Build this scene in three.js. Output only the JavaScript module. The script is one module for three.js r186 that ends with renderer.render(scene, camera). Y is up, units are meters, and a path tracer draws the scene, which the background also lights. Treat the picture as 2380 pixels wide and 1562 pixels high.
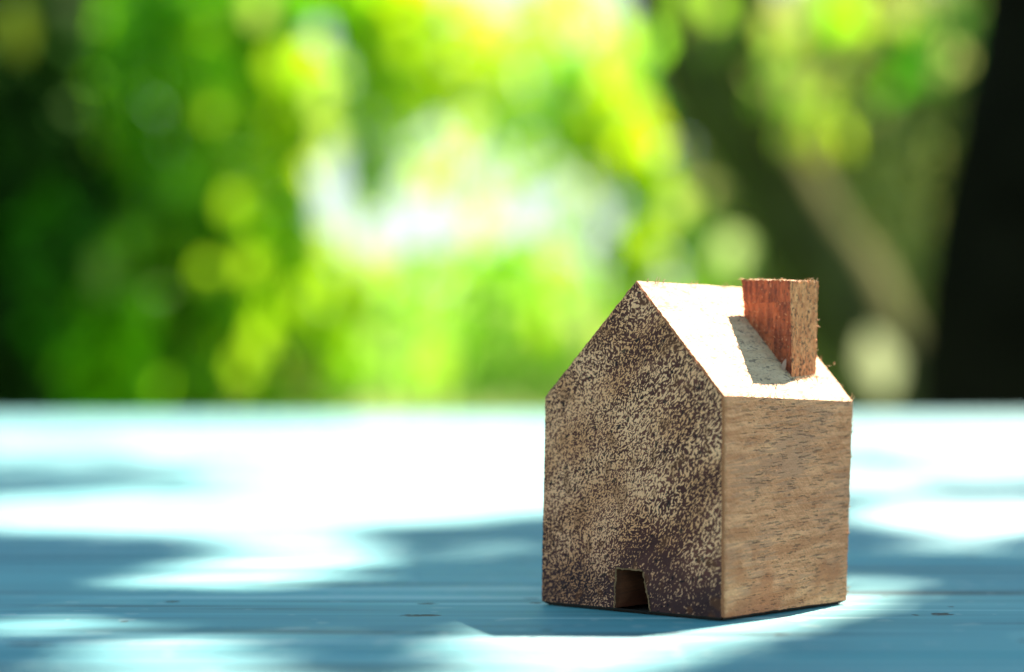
import * as THREE from 'three';
import { mergeGeometries, mergeVertices } from 'three/addons/utils/BufferGeometryUtils.js';
import { ImprovedNoise } from 'three/addons/math/ImprovedNoise.js';

// ---------------------------------------------------------------- camera, sky, sun, exposure
const scene = new THREE.Scene();
const PW = 2380, PH = 1562, F = 4955;                        // pixel frame in which the photograph was measured
const HORIZON = 870, D0 = 0.355;                             // horizon row; metres from the lens to the near corner of the house
const CAM_H = 575 / F * D0;
const PITCH = Math.atan((HORIZON - PH / 2) / F);
const camera = new THREE.PerspectiveCamera(2 * Math.atan(PH / 2 / F) * 180 / Math.PI, PW / PH, 0.02, 120);
camera.position.set(0, CAM_H, 0);
camera.rotation.x = PITCH;
camera.focus = D0 * 1.037;
camera.userData.fStop = 7.2;
scene.add(camera);

const TO_SUN = new THREE.Vector3(0.344, 0.809, -0.476).normalize();
const SKY_W = 512, SKY_H = 256, skyData = new Float32Array(SKY_W * SKY_H * 4);
for (let j = 0; j < SKY_H; j++) {
  const el = (j + 0.5) / SKY_H * Math.PI - Math.PI / 2;
  for (let i = 0; i < SKY_W; i++) {
    const az = ((i + 0.5) / SKY_W - 0.5) * 2 * Math.PI;
    const s = Math.max(0, Math.sin(el));
    const k = Math.pow(1 - s, 3.0);                          // pale haze low down, blue overhead
    const x = Math.cos(el) * Math.cos(az), z = Math.cos(el) * Math.sin(az);
    const c = Math.max(0, x * TO_SUN.x + Math.sin(el) * TO_SUN.y + z * TO_SUN.z);
    const glow = 0.5 * Math.pow(c, 14);
    const o = (j * SKY_W + i) * 4;
    skyData[o] = 0.24 + 0.86 * k + glow; skyData[o + 1] = 0.53 + 0.68 * k + glow; skyData[o + 2] = 0.76 + 0.34 * k + glow; skyData[o + 3] = 1;
  }
}
const skyTex = new THREE.DataTexture(skyData, SKY_W, SKY_H, THREE.RGBAFormat, THREE.FloatType);
skyTex.mapping = THREE.EquirectangularReflectionMapping;
skyTex.magFilter = THREE.LinearFilter; skyTex.minFilter = THREE.LinearFilter; skyTex.needsUpdate = true;
scene.background = skyTex; scene.environment = skyTex;
scene.environmentIntensity = 0.135; scene.backgroundIntensity = 0.135;

const sun = new THREE.DirectionalLight(new THREE.Color(1, 0.80, 0.62), 3.7);
sun.position.copy(TO_SUN).multiplyScalar(10);
sun.castShadow = true; sun.shadow.mapSize.set(4096, 4096);
Object.assign(sun.shadow.camera, { left: -4, right: 4, top: 4, bottom: -4, near: 0.1, far: 30 });
scene.add(sun, sun.target);

const renderer = new THREE.WebGLRenderer({ antialias: true });
renderer.toneMapping = THREE.LinearToneMapping;
renderer.toneMappingExposure = 9;
renderer.shadowMap.enabled = true;

// ---------------------------------------------------------------- helpers
function rng(seed) {
  let a = seed >>> 0;
  return () => { a = (a + 0x6d2b79f5) | 0; let t = Math.imul(a ^ (a >>> 15), 1 | a); t = (t + Math.imul(t ^ (t >>> 7), 61 | t)) ^ t; return ((t ^ (t >>> 14)) >>> 0) / 4294967296; };
}
const V = (x, y, z) => new THREE.Vector3(x, y, z);
const perlin = new ImprovedNoise();
const N3 = (x, y, z) => perlin.noise(x + 100.13, y + 100.71, z + 100.37);
const clamp = (x, a = 0, b = 1) => Math.min(b, Math.max(a, x));
const smooth = (a, b, x) => { const t = clamp((x - a) / (b - a)); return t * t * (3 - 2 * t); };
const mix = (a, b, t) => a + (b - a) * t;
const mix3 = (a, b, t) => [mix(a[0], b[0], t), mix(a[1], b[1], t), mix(a[2], b[2], t)];
function ray(px, py) {                                        // direction of a measured pixel, z = -1 before the pitch
  return V((px - PW / 2) / F, (PH / 2 - py) / F, -1).applyAxisAngle(V(1, 0, 0), PITCH);
}
function at(px, py, depth) { const r = ray(px, py); return r.multiplyScalar(depth / -r.z).add(camera.position); }
function onTable(px, py) { const r = ray(px, py); return r.multiplyScalar(-CAM_H / r.y).add(camera.position); }
function tag(o, label, category, group) { o.userData.label = label; if (category) o.userData.category = category; if (group) o.userData.group = group; return o; }
function part(name, geometry, material, parent, label) {
  const m = new THREE.Mesh(geometry, material); m.name = name; m.castShadow = m.receiveShadow = true;
  if (label) m.userData.label = label;
  parent.add(m); return m;
}
function texture(w, h, fn, srgb = false) {                    // fn(u, v) -> [r, g, b] in 0..1 (linear if srgb = false)
  const d = new Uint8Array(w * h * 4);
  for (let j = 0; j < h; j++) for (let i = 0; i < w; i++) {
    const c = fn((i + 0.5) / w, (j + 0.5) / h), o = (j * w + i) * 4;
    for (let k = 0; k < 3; k++) { const x = clamp(c[k]); d[o + k] = Math.round(255 * (srgb ? (x <= 0.0031308 ? 12.92 * x : 1.055 * Math.pow(x, 1 / 2.4) - 0.055) : x)); }
    d[o + 3] = 255;
  }
  const t = new THREE.DataTexture(d, w, h, THREE.RGBAFormat);
  t.magFilter = t.minFilter = THREE.LinearFilter; t.wrapS = t.wrapT = THREE.RepeatWrapping;
  if (srgb) t.colorSpace = THREE.SRGBColorSpace;
  t.needsUpdate = true; return t;
}
const colourTexture = (w, h, fn) => texture(w, h, fn, true);

// a leaf: six-sided blade folded along its midrib and curled, pushed into a buffer
function leafBuffer() { return { p: [], c: [], i: [] }; }
function pushLeaf(b, pos, along, normal, len, wid, col, curl = 0.18) {
  const side = V().crossVectors(along, normal).normalize(), n = V().crossVectors(side, along).normalize();
  const rows = [[0, 0.04], [0.22, 0.78], [0.5, 1], [0.78, 0.66], [1, 0.02]], start = b.p.length / 3;
  for (const [t, w] of rows) for (const s of [-1, 0, 1]) {
    const q = pos.clone().addScaledVector(along, (t - 0.5) * len).addScaledVector(side, s * w * wid / 2)
      .addScaledVector(n, Math.abs(s) * w * wid * 0.1 - curl * len * (t - 0.5) * (t - 0.5));
    b.p.push(q.x, q.y, q.z); b.c.push(col[0], col[1], col[2]);
  }
  for (let r = 0; r < 4; r++) for (let k = 0; k < 2; k++) {
    const a = start + r * 3 + k; b.i.push(a, a + 1, a + 4, a, a + 4, a + 3);
  }
}
function leafGeometry(b) {
  const g = new THREE.BufferGeometry();
  g.setAttribute('position', new THREE.Float32BufferAttribute(b.p, 3));
  g.setAttribute('color', new THREE.Float32BufferAttribute(b.c, 3));
  g.setIndex(b.i); g.computeVertexNormals(); return g;
}
function tube(points, r0, r1, rough = 0.12, seed = 1, sides = 12) {     // tapered limb with an uneven surface
  const curve = new THREE.CatmullRomCurve3(points), n = Math.max(8, points.length * 7);
  const g = new THREE.TubeGeometry(curve, n, 1, sides, false), pos = g.attributes.position, q = V();
  for (let k = 0; k < pos.count; k++) {
    const ring = Math.floor(k / (sides + 1)), t = ring / n, c = curve.getPointAt(t); q.fromBufferAttribute(pos, k).sub(c);
    const a = (k % (sides + 1)) % sides;
    const r = mix(r0, r1, t) * (1 + rough * N3(seed + a * 1.3, t * 14, seed * 2.7));
    q.multiplyScalar(r).add(c); pos.setXYZ(k, q.x, q.y, q.z);
  }
  g.computeVertexNormals(); return g;
}

// ---------------------------------------------------------------- ground and table
{
  const lawnTex = colourTexture(512, 512, (u, v) => {
    const n = 0.5 + 0.5 * N3(u * 8, v * 8, 1) + 0.4 * N3(u * 60, v * 60, 2); return [0.04 + 0.03 * n, 0.075 + 0.05 * n, 0.018 + 0.01 * n];
  });
  lawnTex.repeat.set(30, 30);
  const g = new THREE.PlaneGeometry(120, 120); g.rotateX(-Math.PI / 2);
  const lawn = new THREE.Mesh(g, new THREE.MeshStandardMaterial({ map: lawnTex, roughness: 1 }));
  lawn.name = 'lawn'; lawn.position.y = -0.74; lawn.receiveShadow = true; lawn.userData.kind = 'structure'; lawn.userData.label = 'green lawn under the table'; scene.add(lawn);
}

{ // grassy bank in full sun beyond the bushes: it rises to a wavy crest, with patches of lighter and darker grass
  const p = [], c = [], idx = [], NX = 120, NZ = 30;
  for (let j = 0; j <= NZ; j++) for (let i = 0; i <= NX; i++) {
    const x = (i / NX - 0.5) * 24, t = j / NZ, z = -6.9 - 5.5 * t, n = N3(x * 0.9, z * 0.9, 3), m = N3(x * 3.1, z * 3.1, 5);
    p.push(x, -0.75 + 1.22 * smooth(0, 1, t) + (0.16 * n + 0.07 * m) * smooth(0, 0.3, t), z);
    const k = clamp(0.5 + 1.1 * N3(x * 1.4, z * 1.2, 7) + 0.7 * m), g = mix3([0.040, 0.105, 0.005], [0.115, 0.150, 0.016], k); c.push(g[0], g[1], g[2]);
  }
  for (let j = 0; j < NZ; j++) for (let i = 0; i < NX; i++) { const k = j * (NX + 1) + i; idx.push(k, k + 1, k + NX + 2, k, k + NX + 2, k + NX + 1); }
  const g = new THREE.BufferGeometry(); g.setAttribute('position', new THREE.Float32BufferAttribute(p, 3)); g.setAttribute('color', new THREE.Float32BufferAttribute(c, 3)); g.setIndex(idx); g.computeVertexNormals();
  const bank = new THREE.Mesh(g, new THREE.MeshStandardMaterial({ vertexColors: true, roughness: 1 })); bank.name = 'grass_bank'; bank.castShadow = bank.receiveShadow = true;
  bank.userData.kind = 'structure'; bank.userData.label = 'sunlit light green grass bank behind the bushes'; scene.add(bank);
}

// painted boards: grain runs along x; worn streaks, chips and dust are in the paint
const PAINT = 0.72;                                           // metres per texture tile
const r1 = rng(11), chips = [];
for (let k = 0; k < 620; k++) chips.push([r1(), r1(), 0.0005 + 0.0016 * r1() * r1(), 0.5 + 2.6 * r1() * r1()]);
const chipMask = new Float32Array(2048 * 2048);
for (const [cu, cv, size, long] of chips) {
  const ry = size / PAINT * 2048, rx = ry * long, x0 = cu * 2048, y0 = cv * 2048;
  for (let j = Math.floor(y0 - ry - 2); j <= y0 + ry + 2; j++) for (let i = Math.floor(x0 - rx - 2); i <= x0 + rx + 2; i++) {
    const e = Math.hypot((i - x0) / rx, (j - y0) / ry) + 0.8 * N3(i * 0.3, j * 0.45, size * 9e3);
    if (e < 1) chipMask[((j + 2048) % 2048) * 2048 + ((i + 2048) % 2048)] = 1;
  }
}
const per = (u, v, fu, fv, s) => {                            // noise that tiles in u and v
  const a = N3(u * fu, v * fv, s); if (u < 0.9 && v < 0.9) return a;
  const b = N3((u - 1) * fu, v * fv, s), c = N3(u * fu, (v - 1) * fv, s), d = N3((u - 1) * fu, (v - 1) * fv, s);
  const x = smooth(0.9, 1, u), y = smooth(0.9, 1, v); return mix(mix(a, b, x), mix(c, d, x), y);
};
const paintGrain = new Float32Array(2048 * 2048);
const paintTex = colourTexture(2048, 2048, (u, v) => {
  const i = Math.floor(u * 2048), j = Math.floor(v * 2048);
  const fine = per(u, v, 14, 420, 3), mid = per(u, v, 7, 130, 5), broad = per(u, v, 3, 14, 7), blot = per(u, v, 9, 12, 9), dust = per(u, v, 160, 160, 13);
  const grain = 0.40 * fine + 0.72 * mid; paintGrain[j * 2048 + i] = grain;
  let c = mix3([0.062, 0.220, 0.270], [0.100, 0.305, 0.340], clamp(0.5 + 0.9 * broad + 0.5 * blot));
  const k = 1 + 0.42 * grain; c = c.map((x) => x * k);
  if (grain > 0.27) c = mix3(c, [0.36, 0.48, 0.50], 0.6 * smooth(0.27, 0.45, grain));                    // paint rubbed pale on the ridges
  if (grain < -0.28) c = mix3(c, [0.022, 0.045, 0.06], 0.8 * smooth(0.28, 0.48, -grain));                // dirt in the grain
  if (dust > 0.5) c = mix3(c, [0.4, 0.45, 0.45], 0.25);
  if (chipMask[j * 2048 + i]) c = [0.018, 0.02, 0.022];
  return c;
});
const paintBump = texture(2048, 2048, (u, v) => {
  const i = Math.floor(u * 2048), j = Math.floor(v * 2048), k = 0.6 + 0.35 * paintGrain[j * 2048 + i] - 0.35 * chipMask[j * 2048 + i]; return [k, k, k];
});
const paint = new THREE.MeshPhysicalMaterial({ map: paintTex, bumpMap: paintBump, bumpScale: 0.0003, roughness: 0.58, specularIntensity: 0.65 });
{
  const table = new THREE.Group(); table.name = 'table'; scene.add(table);
  table.position.set(0.02, -0.74, -0.85);
  tag(table, 'teal painted board table that carries the small wooden house', 'table');
  const X0 = -1.0, X1 = 1.04, T = 0.022, P = 0.16, GAP = 0.0016, rr = rng(5);
  for (let k = 0; k < 12; k++) {
    const zn = -(0.315 - P * 2 + k * P), zf = zn - P + GAP, c = 0.0012, w = zn - zf;
    const s = new THREE.Shape(), h = -w / 2;                  // board section with eased top edges
    s.moveTo(h, -T); s.lineTo(-h, -T); s.lineTo(-h, -c); s.quadraticCurveTo(-h, 0, -h - c, 0); s.lineTo(h + c, 0); s.quadraticCurveTo(h, 0, h, -c); s.lineTo(h, -T);
    const g = new THREE.ExtrudeGeometry(s, { depth: X1 - X0, bevelEnabled: false, curveSegments: 4, steps: 1 });
    g.rotateY(Math.PI / 2);                                   // section across z, length along x
    g.translate(X0, 0, (zn + zf) / 2);
    const p = g.attributes.position, uv = [], du = rr(), dv = rr();
    for (let q = 0; q < p.count; q++) uv.push(p.getX(q) / PAINT + du, (p.getZ(q) + p.getY(q)) / PAINT + dv);
    g.setAttribute('uv', new THREE.Float32BufferAttribute(uv, 2));
    g.translate(-table.position.x, -table.position.y, -table.position.z);
    part('board', g, paint, table);
  }
  const bar = (w, h, d, x, y, z, name) => { const g = new THREE.BoxGeometry(w, h, d); g.translate(x - table.position.x, y - table.position.y, z - table.position.z); part(name, g, paint, table); };
  for (const x of [-0.9, 0.94]) for (const z of [-0.0, -1.75]) bar(0.07, 0.716, 0.07, x, -0.382, z, 'leg');
  for (const x of [-0.9, 0.94]) bar(0.035, 0.09, 1.65, x, -0.068, -0.875, 'rail');
}

// ---------------------------------------------------------------- the small wooden house
const N = onTable(1680, 1446), L = onTable(1257, 1406), R = onTable(1967, 1404), B = L.clone().add(R).sub(N);
const lift = (px, py, z) => at(px, py, -z);
const Nt = lift(1681, 920, N.z), Lt = lift(1265, 921, L.z), Rt = lift(1982, 933, R.z), Bt = Lt.clone().add(Rt).sub(Nt);
const A = lift(1477, 652, (N.z + L.z) / 2), A2 = lift(1777, 671, (R.z + B.z) / 2);
const house = new THREE.Group(); house.name = 'wooden_house'; scene.add(house);
const HC = N.clone().add(L).add(R).add(B).multiplyScalar(0.25); house.position.copy(HC);
tag(house, 'small toy house cut from a speckled wood block, with a red brown chimney', 'toy house');
const lerp = (a, b, t) => a.clone().lerp(b, t);
function rough(p, amp) {                                      // the same shift for the same place, so that faces keep meeting
  const s = 900, m = 260, f = 2600;
  return p.clone().add(V(
    amp * (0.5 * N3(p.x * s, p.y * s, p.z * s) + 0.4 * N3(p.x * m, p.y * m + 7, p.z * m) + 0.5 * N3(p.x * f, p.y * f, p.z * f + 3)),
    amp * (0.5 * N3(p.x * s + 31, p.y * s, p.z * s) + 0.4 * N3(p.x * m + 13, p.y * m, p.z * m) + 0.5 * N3(p.x * f, p.y * f + 9, p.z * f)),
    amp * (0.5 * N3(p.x * s, p.y * s + 57, p.z * s) + 0.4 * N3(p.x * m, p.y * m, p.z * m + 29) + 0.5 * N3(p.x * f + 5, p.y * f, p.z * f))));
}
// quad a-b-c-d (a,b below; d,c above), nu x nv cells; uv gives metres
function patch(a, b, c, d, nu, nv, uvOf, amp = 0.00016, origin = HC) {
  const p = [], uv = [], idx = [];
  for (let j = 0; j <= nv; j++) for (let i = 0; i <= nu; i++) {
    const q = lerp(lerp(a, b, i / nu), lerp(d, c, i / nu), j / nv), w = uvOf(q, i / nu, j / nv), r = rough(q, amp).sub(origin);
    p.push(r.x, r.y, r.z); uv.push(w[0], w[1]);
  }
  for (let j = 0; j < nv; j++) for (let i = 0; i < nu; i++) { const k = j * (nu + 1) + i; idx.push(k, k + 1, k + nu + 2, k, k + nu + 2, k + nu + 1); }
  const g = new THREE.BufferGeometry(); g.setAttribute('position', new THREE.Float32BufferAttribute(p, 3)); g.setAttribute('uv', new THREE.Float32BufferAttribute(uv, 2)); g.setIndex(idx);
  g.computeVertexNormals(); return g;
}
const GU = N.clone().sub(L).setY(0).normalize(), GV = R.clone().sub(N).setY(0).normalize();
const GW = N.distanceTo(L), GD = N.distanceTo(R);
const uvGable = (q) => { const e = q.clone().sub(L); return [e.dot(GU) / 0.044 + 0.03, e.y / 0.062]; };
const uvSide = (q) => { const e = q.clone().sub(N); return [e.dot(GV) / 0.042 + 0.05, e.y / 0.042]; };
const uvRoof = (q) => { const e = q.clone().sub(Nt); return [e.dot(GV) / 0.042 + 0.05, (Math.hypot(e.y, e.dot(GU))) / 0.042]; };

// end grain: pale fleck clusters in dark purple brown wood
const FLECK = (x, y) => {                                     // x, y in mm on the gable, from its lower left corner
  const right = smooth(8, 34, x + 4 * N3(x * 0.12, y * 0.12, 1));
  const wx = x + 0.35 * N3(x * 0.7, y * 0.7, 5), wy = y + 0.35 * N3(x * 0.7, y * 0.7, 8);
  const ca = 0.60, sa = 0.80, bend = 1.6 * N3(x * 0.11, y * 0.11, 3);
  const p = wx * ca + wy * sa, q = -wx * sa + wy * ca + bend; // p along the flecks
  const fine = N3(p * 2.8, q * 3.9, 11) + 0.4 * N3(p * 5.4, q * 7.0, 14), long = N3(p * 1.8, q * 3.6, 21) + 0.4 * N3(p * 3.3, q * 6.0, 24);
  return mix(fine, long, right);
};
const gableTex = colourTexture(1400, 1900, (u, v) => {
  const x = (u - 0.03) * 44, y = v * 62;
  const patchy = N3(x * 0.13, y * 0.13, 31), streak = N3((x * 0.5 - y * 0.86) * 0.32, (x * 0.86 + y * 0.5) * 0.045, 33), tiny = N3(x * 6, y * 6, 41);
  const pale = 0.10 * smooth(26, 4, Math.hypot(x - 9, (y - 27) * 0.8)) - 0.34 * smooth(17, 2, y + 5 * patchy) * smooth(10, 30, x) - 0.12 * smooth(16, 2, y + 4 * patchy);  // flecks thin out low and right: partly the wood, partly painted shade
  const f = FLECK(x, y) + pale + 0.09 * patchy + 0.12 * streak + 0.05 * tiny;
  const k = smooth(-0.03, 0.18, f);
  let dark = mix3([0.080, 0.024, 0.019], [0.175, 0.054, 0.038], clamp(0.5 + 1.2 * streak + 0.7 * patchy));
  if (y < 15) dark = mix3(dark, [0.028, 0.018, 0.022], smooth(15, 3, y + 4 * patchy) * 0.7);  // dark foot: a stain in the wood, deepened by shade put into the colour
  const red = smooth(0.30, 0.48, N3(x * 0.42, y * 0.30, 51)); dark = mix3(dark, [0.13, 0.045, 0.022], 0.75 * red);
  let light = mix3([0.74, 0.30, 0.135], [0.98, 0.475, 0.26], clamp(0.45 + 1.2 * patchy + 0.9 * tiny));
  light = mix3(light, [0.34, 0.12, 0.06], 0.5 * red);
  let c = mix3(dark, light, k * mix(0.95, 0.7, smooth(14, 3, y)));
  const pore = N3(x * 1.1 + 3, y * 1.1, 61); if (pore > 0.52) c = mix3(c, [0.015, 0.010, 0.012], 0.8 * smooth(0.52, 0.58, pore));
  return c;
});
const gableBump = texture(1400, 1900, (u, v) => { const x = (u - 0.03) * 44, y = v * 62, k = 0.5 + 0.6 * FLECK(x, y) + 0.15 * N3(x * 7, y * 7, 3); return [k, k, k]; });
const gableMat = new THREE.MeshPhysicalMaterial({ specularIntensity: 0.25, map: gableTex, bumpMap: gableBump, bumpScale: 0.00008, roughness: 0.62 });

// long grain: pores are short dark dashes along the board
function dashes(x, y, s, fx, fy, thr) {                       // 0..1
  const row = N3(x * fx + 0.3 * N3(x, y, s), y * fy + 0.12 * x, s), gate = N3(x * 0.35, y * 0.5, s + 5), cut = N3(x * 2.2, y * fy * 0.5, s + 9);
  return smooth(thr, thr + 0.14, row + 0.35 * gate + 0.22 * cut);
}
const sideField = (x, y) => ({
  d: dashes(x, y, 71, 0.40, 4.0, 0.38), f: dashes(x, y, 77, 0.8, 6.5, 0.42),
  g: N3(x * 0.10, y * 0.9, 81), h: N3(x * 0.25, y * 2.6, 83), b: N3(x * 0.09, y * 0.11, 85), t: N3(x * 3.2, y * 5.5, 87), q: N3((x + y) * 3.4, (x - y) * 0.35, 89),
});
const sideTex = colourTexture(1200, 1200, (u, v) => {
  const x = (u - 0.05) * 42, y = v * 42, s = sideField(x, y - 0.05 * x);
  let c = mix3([0.63, 0.205, 0.082], [0.98, 0.400, 0.195], clamp(0.5 + 0.6 * s.g + 0.45 * s.h + 0.45 * s.b + 0.4 * s.t + 0.3 * s.q + 0.35 * N3(x * 0.35, y * 7.5, 95)));
  c = mix3(c, [0.40, 0.15, 0.085], clamp(0.5 * smooth(0.0, 0.5, s.h + s.b)));
  const brown = smooth(0.05, 0.5, s.b + 0.5 * N3(x * 0.3, y * 0.3, 91) + 0.28 - y * 0.035); c = mix3(c, [0.54, 0.145, 0.048], 0.6 * brown);
  const edge = smooth(1.5, 0.2, x + 0.7 * N3(y * 0.8, x, 93)); c = mix3(c, [0.36, 0.12, 0.04], 0.6 * edge);
  const gateR = smooth(1, 9, x); c = mix3(c, [0.085, 0.036, 0.016], clamp(0.5 * s.d * gateR + 0.32 * s.f * gateR)); return c;
});
const sideBump = texture(1200, 1200, (u, v) => {
  const x = (u - 0.05) * 42, y = v * 42, s = sideField(x, y - 0.05 * x), k = 0.6 + 0.2 * s.t + 0.15 * s.q + 0.1 * s.h - 0.5 * s.d - 0.25 * s.f; return [k, k, k];
});
const sideMat = new THREE.MeshStandardMaterial({ map: sideTex, bumpMap: sideBump, bumpScale: 0.00022, roughness: 0.78 });
const roofTex = colourTexture(1024, 1024, (u, v) => {
  const x = u * 42, y = v * 42, d = dashes(x, y, 101, 0.9, 3.2, 0.30), f = dashes(x, y, 107, 1.5, 5.6, 0.40);
  const n = clamp(0.5 + 0.7 * N3(x * 0.12, y * 0.8, 111) + 0.4 * N3(x * 1.5, y * 3.6, 113));
  let c = mix3([0.44, 0.255, 0.145], [0.58, 0.37, 0.235], n); return mix3(c, [0.16, 0.095, 0.065], clamp(0.85 * d + 0.55 * f));
});
const roofMat = new THREE.MeshStandardMaterial({ map: roofTex, roughness: 0.8 });
const edgeTex = colourTexture(256, 256, (u, v) => { const n = clamp(0.5 + N3(u * 20, v * 20, 1) + 0.5 * N3(u * 60, v * 60, 2)); return mix3([0.22, 0.05, 0.018], [0.50, 0.17, 0.06], n); });
const edgeMat = new THREE.MeshStandardMaterial({ map: edgeTex, roughness: 0.75 });
const gapMat = new THREE.MeshStandardMaterial({ color: new THREE.Color().setRGB(0.05, 0.03, 0.02), roughness: 0.9 });  // contact shadow under the house, put in as a near black colour
{
  const E = 0.00032, FOOT = V(0, 0.0007, 0), UP = V(0, 1, 0);
  const back = (p, to) => p.clone().add(to.clone().sub(p).setLength(E));          // start of the side faces, behind the eased front edge
  const cen = lerp(L, N, 0.5).add(V(0, 0.022, 0)), inset = (p) => p.clone().add(V(Math.sign(cen.clone().sub(p).dot(GU)), 0, 0).multiplyScalar(0)).add(cen.clone().sub(p).setLength(E * 1.1));
  const n0 = N.clone().add(FOOT), l0 = L.clone().add(FOOT), r0 = R.clone().add(FOOT), b0 = B.clone().add(FOOT);
  const gN = n0.clone().addScaledVector(GU, -E), gL = l0.clone().addScaledVector(GU, E), gNt = inset(Nt), gLt = inset(Lt), gA = inset(A);
  // the door slot, in the gable's own plane
  const onGable = (px, py) => { const nrm = V().crossVectors(GU, UP).normalize(), r = ray(px, py); return r.multiplyScalar(L.clone().sub(camera.position).dot(nrm) / r.dot(nrm)).add(camera.position); };
  const d1 = onGable(1433, 1322), d2 = onGable(1494, 1328), e1 = onGable(1431, 1424), e2 = onGable(1511, 1431);
  e1.y = e2.y = 0.0007;
  const share = (p) => p.clone().sub(L).dot(GU) / GW;
  const low = (t) => lerp(gL, gN, t), dy = (d1.y + d2.y) / 2, mid = (t) => { const p = low(t); p.y = dy; return p; };
  const top = (t) => t < 0.5 ? lerp(gLt, gA, t * 2) : lerp(gA, gNt, t * 2 - 1);
  const ta = share(d1), tb = share(d2), spans = [0, ta, 0.5, tb, 1], cells = [60, 14, 14, 62];
  const M1 = mid(ta), M2 = mid(tb), S1 = e1, S2 = e2; M1.y = d1.y; M2.y = d2.y;
  const midAt = (t) => t === ta ? M1 : t === tb ? M2 : t === 0.5 ? lerp(M1, M2, (0.5 - ta) / (tb - ta)) : (() => { const p = low(t); p.y = dy; return p; })();
  const gs = [];
  for (let k = 0; k < 4; k++) gs.push(patch(midAt(spans[k]), midAt(spans[k + 1]), top(spans[k + 1]), top(spans[k]), cells[k], 150, uvGable, 0.00009));
  gs.push(patch(low(0), S1, M1, midAt(0), 60, 30, uvGable, 0.00009), patch(S2, low(1), midAt(1), M2, 62, 30, uvGable, 0.00009));
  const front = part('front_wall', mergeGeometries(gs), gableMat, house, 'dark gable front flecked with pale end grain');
  // door slot: reveals and a back
  const inw = GV.clone().multiplyScalar(0.016);
  const dd = [patch(S1, S1.clone().add(inw), M1.clone().add(inw), M1, 30, 24, uvSide), patch(S2, M2, M2.clone().add(inw), S2.clone().add(inw), 24, 30, uvSide),
    patch(M1, M1.clone().add(inw), M2.clone().add(inw), M2, 30, 20, uvSide), patch(S1.clone().add(inw), S2.clone().add(inw), M2.clone().add(inw), M1.clone().add(inw), 20, 24, uvSide)];
  part('doorway', mergeGeometries(dd), new THREE.MeshStandardMaterial({ map: sideTex, color: new THREE.Color().setRGB(0.22, 0.18, 0.14), roughness: 0.9 }), house, 'small dark doorway notch');  // side grain tinted dark: the shade inside the slot is in the colour
  const rim = [];                                              // fibres standing round the door cut
  for (const [a, b] of [[M1, M2], [M2, S2], [S1, M1]]) { const o = GV.clone().multiplyScalar(-0.00012), w = V().crossVectors(b.clone().sub(a), GV).setLength(0.00028);
    rim.push(patch(a.clone().add(o), b.clone().add(o), b.clone().add(o).add(w), a.clone().add(o).add(w), 40, 2, uvSide, 0.0003)); }
  part('door_edge', mergeGeometries(rim), new THREE.MeshStandardMaterial({ color: new THREE.Color().setRGB(0.22, 0.11, 0.045), roughness: 0.85 }), house, 'tan frayed edge of the doorway');
  // eased front edges, coloured orange brown
  const wNt = back(Nt, Rt), wN = back(n0, r0), wLt = back(Lt, Bt), wL = back(l0, b0), wA = back(A, A2);
  const uvE = (q, i, j) => [j * 0.05 + i * 2, j * 0.1 + i];
  const strips = [patch(gN, wN, wNt, gNt, 3, 180, uvE), patch(wL, gL, gLt, wLt, 3, 180, uvE), patch(gNt, wNt, wA, gA, 3, 140, uvE), patch(wLt, gLt, gA, wA, 3, 140, uvE)];
  part('orange_edge', mergeGeometries(strips), edgeMat, house, 'orange brown edge round the gable front');
  const AMP = 0.00018;
  part('side_wall', patch(wN, r0, Rt, wNt, 120, 130, uvSide, AMP), sideMat, house, 'tan long grain wall with short dark pores');
  part('side_wall', patch(b0, wL, wLt, Bt, 80, 80, uvSide, AMP), sideMat, house);
  part('roof_slope', patch(wNt, Rt, A2, wA, 130, 130, uvRoof, AMP), roofMat, house, 'pale sunlit roof slope with the chimney');
  part('roof_slope', patch(Bt, wLt, wA, A2, 80, 80, uvRoof, AMP), roofMat, house);
  const rearLow = patch(r0, b0, Bt, Rt, 80, 80, uvGable, AMP), rearTop = patch(Rt, Bt, A2, A2, 80, 60, uvGable, AMP);
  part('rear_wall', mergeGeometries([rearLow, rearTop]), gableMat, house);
  const s = (p) => p.clone().lerp(HC, 0.055).setY(0.00002), [fN, fL, fR, fB] = [N, L, R, B].map(s);
  part('underside', mergeGeometries([patch(fL, fN, fR, fB, 4, 4, uvSide, 0), patch(fL, fN, gN, gL, 40, 1, uvSide, 0.00006), patch(fN, fR, r0, wN, 40, 1, uvSide, 0.00006), patch(fR, fB, b0, r0, 10, 1, uvSide, 0.00006), patch(fB, fL, wL, b0, 10, 1, uvSide, 0.00006)]), gapMat, house);
}

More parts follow.
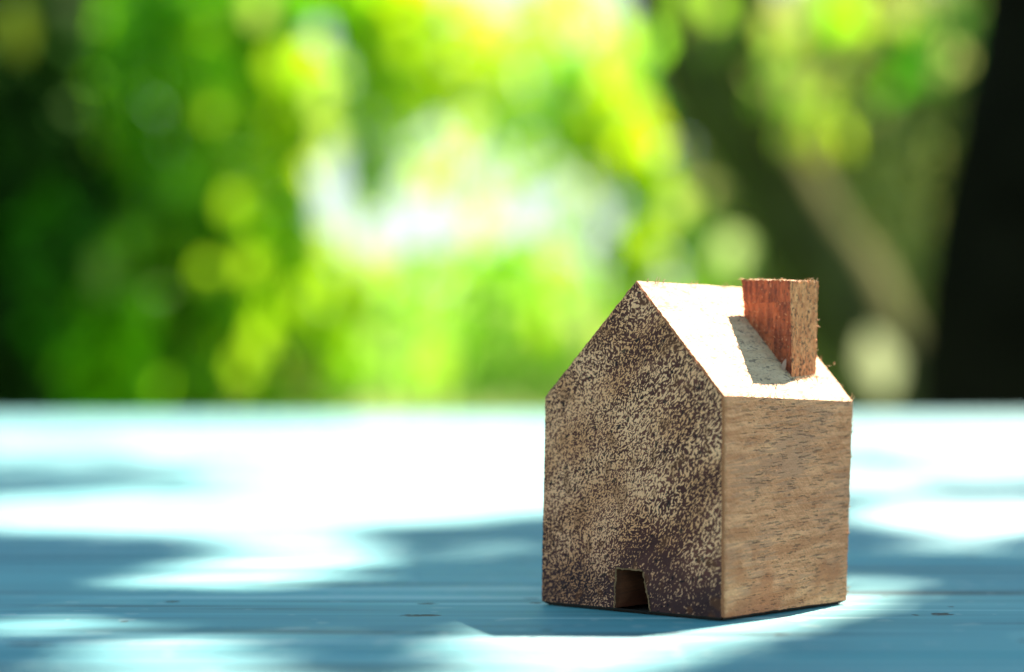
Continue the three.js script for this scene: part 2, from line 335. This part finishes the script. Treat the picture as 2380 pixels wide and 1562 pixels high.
// chimney: a splintery offcut glued to the right slope
const redTex = colourTexture(700, 700, (u, v) => {
  const x = u * 18, y = v * 18, s = N3(x * 1.5, y * 0.22, 121), t = N3(x * 4, y * 0.9, 123), b = N3(x * 0.22, y * 0.2, 125), k = N3(x * 3.0, y * 2.0, 127);
  let c = mix3([0.17, 0.032, 0.012], [0.50, 0.120, 0.042], clamp(0.5 + 0.6 * s + 0.35 * t + 0.6 * b));
  if (k > 0.5) c = mix3(c, [0.60, 0.27, 0.13], 0.7 * smooth(0.5, 0.6, k));
  const p = N3(x * 2.4 + 9, y * 1.2, 129); if (p > 0.42) c = mix3(c, [0.05, 0.015, 0.01], 0.6 * smooth(0.42, 0.5, p)); return c;
});
const tanTex = colourTexture(700, 700, (u, v) => {
  const x = u * 18, y = v * 18, s = N3(x * 1.6, y * 0.3, 131), t = N3(x * 3.5, y * 1.4, 133), p = N3(x * 3.2, y * 1.3, 135);
  let c = mix3([0.54, 0.135, 0.042], [0.94, 0.36, 0.145], clamp(0.5 + 0.6 * s + 0.5 * t)); if (p > 0.24) c = mix3(c, [0.055, 0.022, 0.012], 0.85 * smooth(0.24, 0.36, p)); return c;
});
const chimBump = texture(700, 700, (u, v) => { const x = u * 18, y = v * 18, k = 0.5 + 0.4 * N3(x * 1.8, y * 0.4, 141) + 0.4 * N3(x * 3.2, y * 1.3, 135); return [k, k, k]; });
const redMat = new THREE.MeshStandardMaterial({ map: redTex, bumpMap: chimBump, bumpScale: 0.00025, roughness: 0.7 });
const tanMat = new THREE.MeshStandardMaterial({ map: tanTex, bumpMap: chimBump, bumpScale: 0.0003, roughness: 0.85 });
const fibreMat = new THREE.MeshPhysicalMaterial({ color: new THREE.Color().setRGB(0.62, 0.42, 0.24), roughness: 0.9, transmission: 0.35, side: THREE.DoubleSide });
{
  // where the photograph shows its corners on the slope: (share along the eave, share up the slope)
  const slope = (s, t) => lerp(lerp(Nt, Rt, s), lerp(A, A2, s), t);
  const roofN = V().crossVectors(Rt.clone().sub(Nt), A.clone().sub(Nt)).normalize();
  const hit = (px, py) => { const r = ray(px, py); return r.multiplyScalar(Nt.clone().sub(camera.position).dot(roofN) / r.dot(roofN)).add(camera.position); };
  const c0 = hit(1841, 878), c1 = hit(1896, 872), c3 = hit(1731, 740), c2 = c1.clone().add(c3).sub(c0);
  const k0 = lift(1836, 652, c0.z), k1 = lift(1902, 655, c1.z), k3 = lift(1724, 649, c3.z), k2 = k1.clone().add(k3).sub(k0);
  const O = c0.clone();
  const ch = new THREE.Group(); ch.name = 'chimney'; ch.position.copy(O).sub(HC); house.add(ch);
  ch.userData.label = 'red brown rough sawn chimney block on the right roof slope';
  const sink = V(0, -0.0008, 0), a = [c0, c1, c2, c3].map((p) => p.clone().add(sink));
  const uvC = (q, i, j) => [q.dot(GU) / 0.018, q.y / 0.018], uvD = (q) => [q.dot(GV) / 0.018, q.y / 0.018], uvT = (q) => [q.dot(GU) / 0.018, q.dot(GV) / 0.018];
  const AMP = 0.0002;
  part('chimney_face', patch(a[3], a[0], k0, k3, 70, 110, uvC, AMP, O), redMat, ch, 'red brown chimney face turned to the gable');
  part('chimney_face', patch(a[0], a[1], k1, k0, 60, 120, uvD, AMP, O), tanMat, ch, 'tan chimney face with dark pores');
  part('chimney_face', patch(a[1], a[2], k2, k1, 40, 60, uvC, AMP, O), redMat, ch);
  part('chimney_face', patch(a[2], a[3], k3, k2, 40, 60, uvD, AMP, O), redMat, ch);
  part('chimney_top', patch(k3, k0, k1, k2, 70, 60, uvT, AMP, O), roofMat, ch);
  // splinters: short curved fibres torn along the sawn edges
  const rr = rng(77), fibre = (root, dir, len, w) => {
    const pts = [root, root.clone().addScaledVector(dir, len * 0.5).add(V((rr() - 0.5) * len * 0.3, (rr() - 0.5) * len * 0.3, 0)), root.clone().addScaledVector(dir, len).add(V((rr() - 0.5) * len * 0.6, (rr() - 0.5) * len * 0.6, (rr() - 0.5) * len * 0.4))].map((p) => p.clone().sub(O));
    const g = tube(pts, w, w * 0.25, 0.5, rr() * 50, 6); return g;
  };
  const fs = [], along = (p, q, n, dirs, len, w) => { for (let k = 0; k < n; k++) { const d = V(dirs.x + (rr() - 0.5) * 1.2, dirs.y + (rr() - 0.5) * 0.9, dirs.z + (rr() - 0.5) * 0.9).normalize(); fs.push(fibre(lerp(p, q, rr()), d, len * (0.5 + rr()), w * (0.6 + rr() * 0.8))); } };
  const outF = GV.clone().multiplyScalar(-1), outR = GU.clone();
  along(k3, k0, 22, outF.clone().multiplyScalar(0.5).add(V(0, 0.25, 0)), 0.0006, 0.00011);
  along(k0, k1, 14, outR.clone().multiplyScalar(0.5).add(V(0, 0.25, 0)), 0.0006, 0.00011);
  along(c0, c1, 26, outR.clone().multiplyScalar(0.8).add(V(0, -0.5, 0)), 0.0010, 0.00016);
  along(c0, lerp(c0, c3, 0.25), 9, outF.clone().multiplyScalar(0.8).add(V(0, 0.1, 0)), 0.0008, 0.00013);
  along(k1, c1, 3, outR.clone().multiplyScalar(0.3).add(GV.clone().multiplyScalar(0.6)), 0.0006, 0.00009);
  along(k3, c3, 5, outR.clone().multiplyScalar(-0.6), 0.0006, 0.00009);
  const fb = part('splinters', mergeGeometries(fs), fibreMat, ch, 'pale torn fibres along the chimney edges'); fb.userData.kind = 'stuff';
  // the larger chip at the foot of the chimney and a few hairs on the roof edges
  const chip = leafBuffer(); pushLeaf(chip, lerp(c0, c3, 0.14).add(V(-0.0004, 0.0006, 0.0012)).sub(O), V(0.2, 1, 0.1).normalize(), V(-0.6, 0.1, 0.8).normalize(), 0.0026, 0.0010, [1, 1, 1], 0.3);
  part('wood_chip', leafGeometry(chip), new THREE.MeshStandardMaterial({ color: new THREE.Color().setRGB(0.40, 0.25, 0.19), roughness: 0.9, side: THREE.DoubleSide }), ch, 'curled wood chip at the chimney foot');
  const hs = []; O.copy(HC);
  for (const [p, q, n] of [[A, A2, 16], [Rt, A2, 7], [Nt, Rt, 14], [R, Rt, 12], [A, Nt, 6]]) for (let k = 0; k < n; k++) hs.push(fibre(lerp(p, q, rr()), V((rr() - 0.3) * 0.8, 0.3 + 0.4 * rr(), (rr() - 0.3) * 0.6).normalize(), 0.0005 + 0.0007 * rr(), 0.00006 + 0.00004 * rr()));
  const e = lerp(Rt, A2, 0.29); hs.push(fibre(e, V(0.8, 0.5, 0).normalize(), 0.0014, 0.00007), fibre(e.clone().add(V(0.0014, 0.0006, 0)), V(0.2, 1, 0).normalize(), 0.0005, 0.00014));
  const hb = part('splinters', mergeGeometries(hs), fibreMat, house, 'fine fibres on the sawn edges of the roof'); hb.userData.kind = 'stuff';
}

// ---------------------------------------------------------------- trees whose branches hang over the table and dapple it
const barkTex = colourTexture(512, 512, (u, v) => { const n = clamp(0.5 + 0.7 * per(u, v, 14, 5, 201) + 0.5 * per(u, v, 50, 20, 203)); return mix3([0.034, 0.038, 0.017], [0.092, 0.100, 0.042], n); });
const barkMat = new THREE.MeshPhysicalMaterial({ map: barkTex, roughness: 1, specularIntensity: 0.05 });
const shadeLeaf = new THREE.MeshPhysicalMaterial({ vertexColors: true, roughness: 0.7, transmission: 0.25, side: THREE.DoubleSide });
const inPoly = (x, y, P) => { let c = false; for (let i = 0, j = P.length - 1; i < P.length; j = i++) if ((P[i][1] > y) !== (P[j][1] > y) && x < (P[j][0] - P[i][0]) * (y - P[i][1]) / (P[j][1] - P[i][1]) + P[i][0]) c = !c; return c; };
// outlines of the sunlit pools on the boards; leaves are left out of the sun's way there
const POOLS = [
  [[330, 900], [3000, 900], [3000, 1118], [2180, 1122], [2080, 1150], [1990, 1140], [1230, 1190], [1080, 1222], [930, 1222], [790, 1150], [760, 1096], [400, 1086], [300, 1078]],
  [[-120, 1200], [-120, 1165], [130, 1155], [300, 1148], [540, 1160], [620, 1195], [700, 1215], [830, 1225], [840, 1262], [770, 1305], [780, 1335], [690, 1358], [470, 1368], [330, 1358], [420, 1315], [560, 1268], [420, 1245], [130, 1240], [-120, 1225]],
  [[1985, 1172], [2400, 1160], [2600, 1210], [2400, 1240], [2250, 1250], [1990, 1215]],
  [[1960, 1335], [2050, 1338], [2150, 1385], [2030, 1398], [1960, 1396]],
  [[200, 1505], [560, 1500], [650, 1540], [640, 1640], [180, 1640], [230, 1545]],
  [[1075, 1478], [1300, 1440], [1470, 1420], [1700, 1385], [1985, 1380], [2020, 1408], [1740, 1462], [1560, 1518], [1480, 1570], [1400, 1640], [1080, 1640], [1050, 1520]],
];
const HALF = [[[-200, 1435], [200, 1428], [560, 1436], [760, 1458], [660, 1500], [330, 1500], [200, 1478], [-200, 1480]], [[-300, 1085, 0.4], [480, 1092], [480, 1145], [-300, 1152]], [[620, 1145, 0], [860, 1145], [850, 1232], [620, 1222]], [[480, 1085, 0.02], [780, 1090], [810, 1165], [620, 1185], [480, 1140]], [[-300, 900, 0.08], [330, 900], [300, 1085], [-300, 1090]], [[870, 1225, 0.5], [1260, 1205], [1260, 1300], [1000, 1320], [860, 1320]], [[2060, 1255], [2380, 1250], [2380, 1290], [2080, 1292]]];
{
  const rr = rng(303), bufs = [leafBuffer(), leafBuffer()], spots = [[], []];
  for (let z = -0.20; z > -1.35; z -= 0.0095) for (let x = -0.75; x < 0.8; x += 0.0095) {
    const qx = x + (rr() - 0.5) * 0.012, qz = z + (rr() - 0.5) * 0.012, d = -qz;
    const rel = V(qx, -CAM_H, qz).applyAxisAngle(V(1, 0, 0), -PITCH), px = PW / 2 - F * rel.x / rel.z, py = PH / 2 + F * rel.y / rel.z;
    let cover = 0.9;
    if (px < -250 || px > PW + 250 || py > 1640) cover = smooth(-0.1, 0.15, N3(qx * 9, qz * 6, 5) + 0.05);      // beyond the frame the canopy simply goes on
    if (d > 0.9) cover *= smooth(1.4, 0.9, d);
    for (const P of POOLS) for (const ex of [-0.005, 0, 0.005]) for (const ez of [-0.006, 0, 0.006]) {
      const e = V(qx + ex, -CAM_H, qz + ez).applyAxisAngle(V(1, 0, 0), -PITCH); if (cover && inPoly(PW / 2 - F * e.x / e.z, PH / 2 + F * e.y / e.z, P)) cover = 0;
    }
    for (const P of HALF) if (inPoly(px, py, P)) cover = P[0][2] ?? 0.18;
    if (py < 1100 && d > 0.7) cover = Math.max(cover, 0.14 * smooth(-0.05, 0.3, N3(qx * 6, qz * 3.5, 8)));          // a few leaves thin the sun over the far boards
    if (rr() > cover) continue;
    const s = 1.9 + 0.6 * rr(), pos = V(qx, 0, qz).addScaledVector(TO_SUN, s), k = qx < 0.03 ? 0 : 1;
    const nrm = TO_SUN.clone().add(V((rr() - 0.5) * 1.1, (rr() - 0.5) * 1.1, (rr() - 0.5) * 1.1)).normalize(), al = V(rr() - 0.5, rr() - 0.7, rr() - 0.5).cross(nrm).normalize();
    const g = 0.7 + 0.6 * rr();
    pushLeaf(bufs[k], pos, al, nrm, 0.028 + 0.008 * rr(), 0.016 + 0.004 * rr(), [0.045 * g, 0.10 * g, 0.02 * g]); spots[k].push(pos);
  }
  const build = (k, baseX, label) => {
    const t = new THREE.Group(); t.name = 'overhanging_tree'; scene.add(t); t.position.set(baseX, -0.74, -1.05); tag(t, label, 'tree');
    const sgn = Math.sign(baseX), rel = (p) => p.clone().sub(t.position), ends = [];
    part('trunk', tube([V(baseX, -0.76, -1.05), V(baseX + 0.03 * sgn, 0.2, -1.08), V(baseX - 0.02 * sgn, 1.3, -1.05), V(baseX - 0.1 * sgn, 2.4, -1.0)].map(rel), 0.07, 0.035, 0.15, 3 + k), barkMat, t);
    const twigs = [], fork = V(baseX - 0.05 * sgn, 1.75, -1.04);
    for (let q = 0; q < 9; q++) { const e = spots[k][Math.floor(rr() * spots[k].length)], m = lerp(fork, e, 0.55).add(V(0, 0.08 + 0.1 * rr(), 0)); twigs.push(tube([fork, m, e].map(rel), 0.008, 0.0012, 0.1, q, 6)); ends.push(m, e); }
    for (const s of spots[k]) { if (rr() > 0.12) continue; let best = ends[0]; for (const e of ends) if (e.distanceToSquared(s) < best.distanceToSquared(s)) best = e; if (best.distanceTo(s) > 0.01) twigs.push(tube([best, lerp(best, s, 0.5).add(V(0, 0.02, 0)), s].map(rel), 0.0016, 0.0006, 0, 1, 4)); }
    part('branches', mergeGeometries(twigs), barkMat, t);
    const g = leafGeometry(bufs[k]); g.translate(-t.position.x, -t.position.y, -t.position.z); const c = part('crown', g, shadeLeaf, t); c.userData.kind = 'stuff';
  };
  build(0, -1.35, 'tree left of the table with a leafy branch hanging over its boards');
  build(1, 1.4, 'tree right of the table with a leafy branch hanging over its boards');
}

// ---------------------------------------------------------------- garden behind the table
const sunLeaf = new THREE.MeshPhysicalMaterial({ vertexColors: true, roughness: 0.85, specularIntensity: 0.4, transmission: 0.6, side: THREE.DoubleSide });
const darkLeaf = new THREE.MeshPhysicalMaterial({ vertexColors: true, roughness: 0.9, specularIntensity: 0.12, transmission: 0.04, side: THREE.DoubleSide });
const shadyLeaf = new THREE.MeshPhysicalMaterial({ vertexColors: true, roughness: 0.9, specularIntensity: 0.3, transmission: 0.5, side: THREE.DoubleSide });
// clusters: [px, py, rx, ry, depth, spread, count, leaf length, colour a, colour b]
function plant(name, label, category, seed, clusters, leafMat, stemMat = barkMat, extra) {
  const rr = rng(seed), t = new THREE.Group(); t.name = name; scene.add(t); tag(t, label, category);
  const base = at(clusters[0][0], HORIZON, clusters[0][4]); base.y = -0.74; t.position.copy(base);
  const b = leafBuffer(), stems = [];
  for (const [px, py, rx, ry, d, sp, n, len, ca, cb] of clusters) {
    const c = at(px, py, d).sub(base), foot = V((c.x) * 0.5, -0.02, 0);
    stems.push(tube([foot, V(mix(foot.x, c.x, 0.4), c.y * 0.5, c.z * 0.5 + 0.02), c], 0.006, 0.003, 0.15, seed, 8));
    const small = leafMat === sunLeaf ? 0.68 : 1, count = leafMat === sunLeaf ? n * 2.1 : n;
    for (let k = 0; k < count; k++) {
      let u, v; do { u = rr() * 2 - 1; v = rr() * 2 - 1; } while (u * u + v * v > 1);
      const lean = leafMat === sunLeaf ? 1.3 * (py + v * ry - 470) / F * d : 0;      // sunlit plants arch towards the table
      const p = at(px + u * rx, py + v * ry, d + lean + (rr() - 0.5) * sp * (leafMat === sunLeaf ? 0.6 : 1)).sub(base), g = 0.75 + 0.5 * rr(), col = mix3(ca, cb, rr()).map((x) => x * g);
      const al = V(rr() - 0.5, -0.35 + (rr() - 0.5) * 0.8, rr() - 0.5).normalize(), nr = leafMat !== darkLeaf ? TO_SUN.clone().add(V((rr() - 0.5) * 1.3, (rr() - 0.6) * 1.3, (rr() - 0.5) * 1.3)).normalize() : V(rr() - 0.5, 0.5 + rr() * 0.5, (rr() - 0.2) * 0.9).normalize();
      pushLeaf(b, p, al, nr, small * len * (0.75 + 0.5 * rr()), small * len * (0.42 + 0.15 * rr()), col, 0.25);
    }
  }
  part('stem', mergeGeometries(stems), stemMat, t);
  const c = part('foliage', leafGeometry(b), leafMat, t); c.userData.kind = 'stuff';
  if (extra) extra(t, base, rr);
  return t;
}
const glints = (spots, len) => (t, base) => { for (const [x, y, c] of spots) highlightLeaf(t, base, x, y, 3.95, len * 1.3, len * 1.15, c); };  // leaves added in front of a bush to read as blurred highlights
function highlightLeaf(t, base, px, py, d, len, wid, col, label) {          // one large leaf added to stand for a blurred highlight
  const b = leafBuffer(), p = at(px, py, d).sub(base);
  pushLeaf(b, p, V(0.25, -1, 0.2).normalize(), V(0.35, 0.5, -0.78).normalize(), len, wid, col, 0.12);
  const m = part('leaf', leafGeometry(b), sunLeaf, t); if (label) m.userData.label = label;
}
const BLK = [0.016, 0.042, 0.009], DKG = [0.030, 0.115, 0.010], GRN = [0.045, 0.26, 0.002], MID = [0.23, 0.60, 0.005], LIME = [0.36, 0.62, 0.004], PALE = [0.32, 0.54, 0.07], YEL = [0.46, 0.58, 0.005], GLOW = [0.44, 0.66, 0.10], GLIME = [0.33, 0.60, 0.012], OLV = [0.36, 0.43, 0.14], DOL = [0.27, 0.325, 0.115];  // BLK and DKG hold deep shade as leaf colour in the left shrub
plant('dark_shrub', 'dense shrub at the left edge of the background, its deep shade put into near black leaves', 'shrub', 1, [
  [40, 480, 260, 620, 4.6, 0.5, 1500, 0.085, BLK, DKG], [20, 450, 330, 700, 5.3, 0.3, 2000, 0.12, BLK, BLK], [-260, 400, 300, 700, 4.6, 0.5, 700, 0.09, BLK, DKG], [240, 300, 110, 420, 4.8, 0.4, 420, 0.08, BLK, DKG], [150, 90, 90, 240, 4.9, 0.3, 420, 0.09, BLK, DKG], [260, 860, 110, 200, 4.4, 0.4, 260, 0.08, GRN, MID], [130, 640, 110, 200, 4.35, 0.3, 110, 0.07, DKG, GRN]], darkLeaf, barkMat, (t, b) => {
  highlightLeaf(t, b, 235, 640, 4.2, 0.10, 0.07, PALE, 'yellow green leaf added as a blurred highlight in the dark shrub'); highlightLeaf(t, b, 255, 600, 4.25, 0.07, 0.06, LIME); highlightLeaf(t, b, 40, 70, 4.2, 0.12, 0.06, [0.1, 0.16, 0.01]);
});
plant('green_shrub', 'deep green leafy shrub between the dark shrub and the lime bush', 'shrub', 2, [
  [360, 200, 130, 420, 4.7, 0.5, 460, 0.085, GRN, MID], [400, 720, 170, 320, 4.4, 0.4, 420, 0.085, GRN, MID], [520, 30, 220, 130, 4.9, 0.4, 260, 0.085, GRN, MID], [560, 880, 300, 130, 4.3, 0.3, 300, 0.08, MID, LIME]], sunLeaf, barkMat, (t, b) => {
  highlightLeaf(t, b, 470, 870, 4.3, 0.11, 0.07, MID); glints([[300, 560, MID], [480, 640, GLIME], [330, 700, MID], [600, 20, GLOW], [360, 900, MID], [420, 420, MID]], 0.05)(t, b);
});
plant('lime_bush', 'yellow green sunlit bush left of the middle of the background', 'bush', 3, [
  [560, 420, 170, 380, 4.9, 0.5, 260, 0.09, LIME, YEL], [480, 330, 90, 260, 4.5, 0.3, 110, 0.09, MID, LIME], [560, 600, 190, 260, 4.35, 0.3, 170, 0.09, MID, LIME], [700, 260, 120, 120, 4.6, 0.3, 60, 0.09, LIME, LIME], [620, 200, 170, 130, 4.9, 0.5, 120, 0.09, LIME, YEL], [600, 700, 200, 190, 4.8, 0.5, 190, 0.09, LIME, MID], [860, 330, 60, 200, 4.9, 0.3, 70, 0.085, LIME, LIME], [780, 680, 100, 110, 4.7, 0.3, 60, 0.09, YEL, LIME]], sunLeaf, barkMat, (t, b) => {
  highlightLeaf(t, b, 700, 860, 4.3, 0.12, 0.08, [0.30, 0.30, 0.03], 'dull yellow leaf low in the lime bush'); glints([[745, 230, GLOW], [760, 330, GLOW], [765, 560, GLOW], [600, 790, GLIME], [560, 860, GLIME], [700, 690, GLIME], [760, 640, GLIME], [540, 480, GLIME], [580, 620, GLIME], [490, 250, GLIME], [640, 150, GLIME]], 0.05)(t, b);
});
plant('pale_bush', 'pale green thin bush with white sky showing through, mid background', 'bush', 4, [
  [1000, 130, 170, 170, 5.2, 0.5, 170, 0.09, LIME, YEL], [790, -40, 120, 70, 5.6, 0.3, 260, 0.09, BLK, DKG], [900, 60, 130, 130, 5.3, 0.4, 140, 0.09, MID, LIME], [1120, 330, 260, 150, 5.2, 0.6, 120, 0.09, PALE, LIME], [1050, 760, 260, 190, 5.0, 0.6, 240, 0.09, PALE, MID], [1300, 740, 220, 220, 5.0, 0.6, 220, 0.085, PALE, MID], [1290, 130, 170, 170, 5.4, 0.5, 110, 0.09, PALE, LIME], [1560, 700, 140, 240, 5.1, 0.5, 150, 0.085, MID, PALE]], sunLeaf, barkMat, glints([[1085, 300, GLOW], [1165, 80, GLOW], [1255, 40, GLIME], [1110, 530, GLOW], [1500, 560, GLIME], [1405, 150, GLOW], [1290, 620, GLOW], [1570, 480, GLOW], [1250, 760, GLIME], [985, 420, GLOW], [945, 110, GLIME], [1010, 850, GLIME], [1185, 830, GLOW], [1420, 800, GLOW], [860, 610, GLOW]], 0.05));
plant('yellow_bush', 'bush with vivid yellow green leaves beside the leaning trunk', 'bush', 5, [
  [1420, 330, 110, 130, 4.6, 0.3, 60, 0.095, YEL, LIME], [1370, 250, 120, 120, 4.8, 0.3, 90, 0.085, GRN, MID], [1500, 480, 60, 150, 4.8, 0.3, 70, 0.085, GRN, MID], [1470, 590, 60, 110, 4.6, 0.3, 24, 0.09, YEL, LIME]], sunLeaf);
plant('shaded_shrub', 'dark olive shrub in the shade behind the leaning trunk', 'shrub', 6, [
  [1930, 420, 400, 440, 6.2, 1.0, 1000, 0.10, DOL, OLV], [2000, 500, 400, 560, 7.0, 0.3, 2000, 0.15, DOL, DOL], [2050, 820, 320, 260, 6.0, 1.0, 450, 0.10, DOL, OLV], [2150, 120, 260, 240, 6.2, 0.5, 500, 0.10, DOL, DKG], [1620, 130, 190, 200, 6.2, 0.4, 260, 0.10, OLV, DKG], [1800, 700, 150, 260, 6.2, 0.4, 300, 0.10, DOL, OLV]], shadyLeaf);
{ // leaning tree
  const t = new THREE.Group(); t.name = 'leaning_tree'; scene.add(t); tag(t, 'olive brown leaning tree trunk with sunlit leaves in front of the dark shrub', 'tree');
  const foot = at(2120, 1000, 5.2); foot.y = -0.76; t.position.copy(foot); const rel = (p) => p.clone().sub(foot);
  part('trunk', tube([foot, at(2090, 980, 5.2), at(1960, 700, 5.25), at(1800, 430, 5.3), at(1640, 200, 5.35), at(1500, -120, 5.4)].map(rel), 0.15, 0.09, 0.2, 9, 16), barkMat, t);
  part('limb', tube([at(1770, 380, 5.3), at(1745, 200, 5.25), at(1750, 40, 5.2), at(1720, -160, 5.2)].map(rel), 0.075, 0.06, 0.2, 12, 14), barkMat, t);
  const b = leafBuffer(), rr = rng(88);
  for (const [px, py, rx, ry, n, ca, cb] of [[1890, 170, 130, 170, 34, LIME, PALE], [1960, 40, 130, 70, 20, LIME, YEL], [2060, 60, 70, 60, 8, PALE, PALE], [1620, 60, 120, 80, 12, MID, PALE], [2150, 110, 140, 120, 26, DKG, GRN], [1450, 200, 90, 130, 16, MID, PALE], [1900, 280, 80, 70, 10, PALE, LIME]]) for (let k = 0; k < n; k++) {
    let u, v; do { u = rr() * 2 - 1; v = rr() * 2 - 1; } while (u * u + v * v > 1);
    pushLeaf(b, rel(at(px + u * rx, py + v * ry, 4.9 + rr() * 0.3)), V(rr() - 0.5, -0.5, rr() - 0.5).normalize(), V(rr() - 0.5, 0.6, rr() - 0.3).normalize(), 0.09, 0.045, mix3(ca, cb, rr()).map((x) => x * (0.6 + 0.6 * rr())), 0.25);
  }
  const c = part('crown', leafGeometry(b), sunLeaf, t); c.userData.kind = 'stuff';
  highlightLeaf(t, foot, 1700, 592, 4.6, 0.10, 0.09, [0.42, 0.62, 0.22], 'pale leaf added as a round blurred highlight above the roof');
  highlightLeaf(t, foot, 2042, 850, 4.6, 0.15, 0.085, [0.34, 0.42, 0.24], 'pale leaf added as a blurred highlight low beside the black trunk'); highlightLeaf(t, foot, 1345, 490, 4.6, 0.10, 0.09, [0.44, 0.66, 0.16]);
}
{ // trunk at the right edge, its deep shade put in as a near black bark tint
  const t = new THREE.Group(); t.name = 'dark_tree_trunk'; scene.add(t); tag(t, 'thick trunk at the right edge of the background, its deep shade put into black bark', 'tree trunk');
  const foot = at(2400, 1000, 4.0); foot.y = -0.76; t.position.copy(foot); const rel = (p) => p.clone().sub(foot);
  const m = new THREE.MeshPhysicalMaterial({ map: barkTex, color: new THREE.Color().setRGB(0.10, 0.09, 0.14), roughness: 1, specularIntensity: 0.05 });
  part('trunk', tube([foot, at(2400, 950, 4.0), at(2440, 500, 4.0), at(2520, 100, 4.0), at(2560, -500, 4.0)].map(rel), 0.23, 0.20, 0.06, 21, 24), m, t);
}
renderer.render(scene, camera);
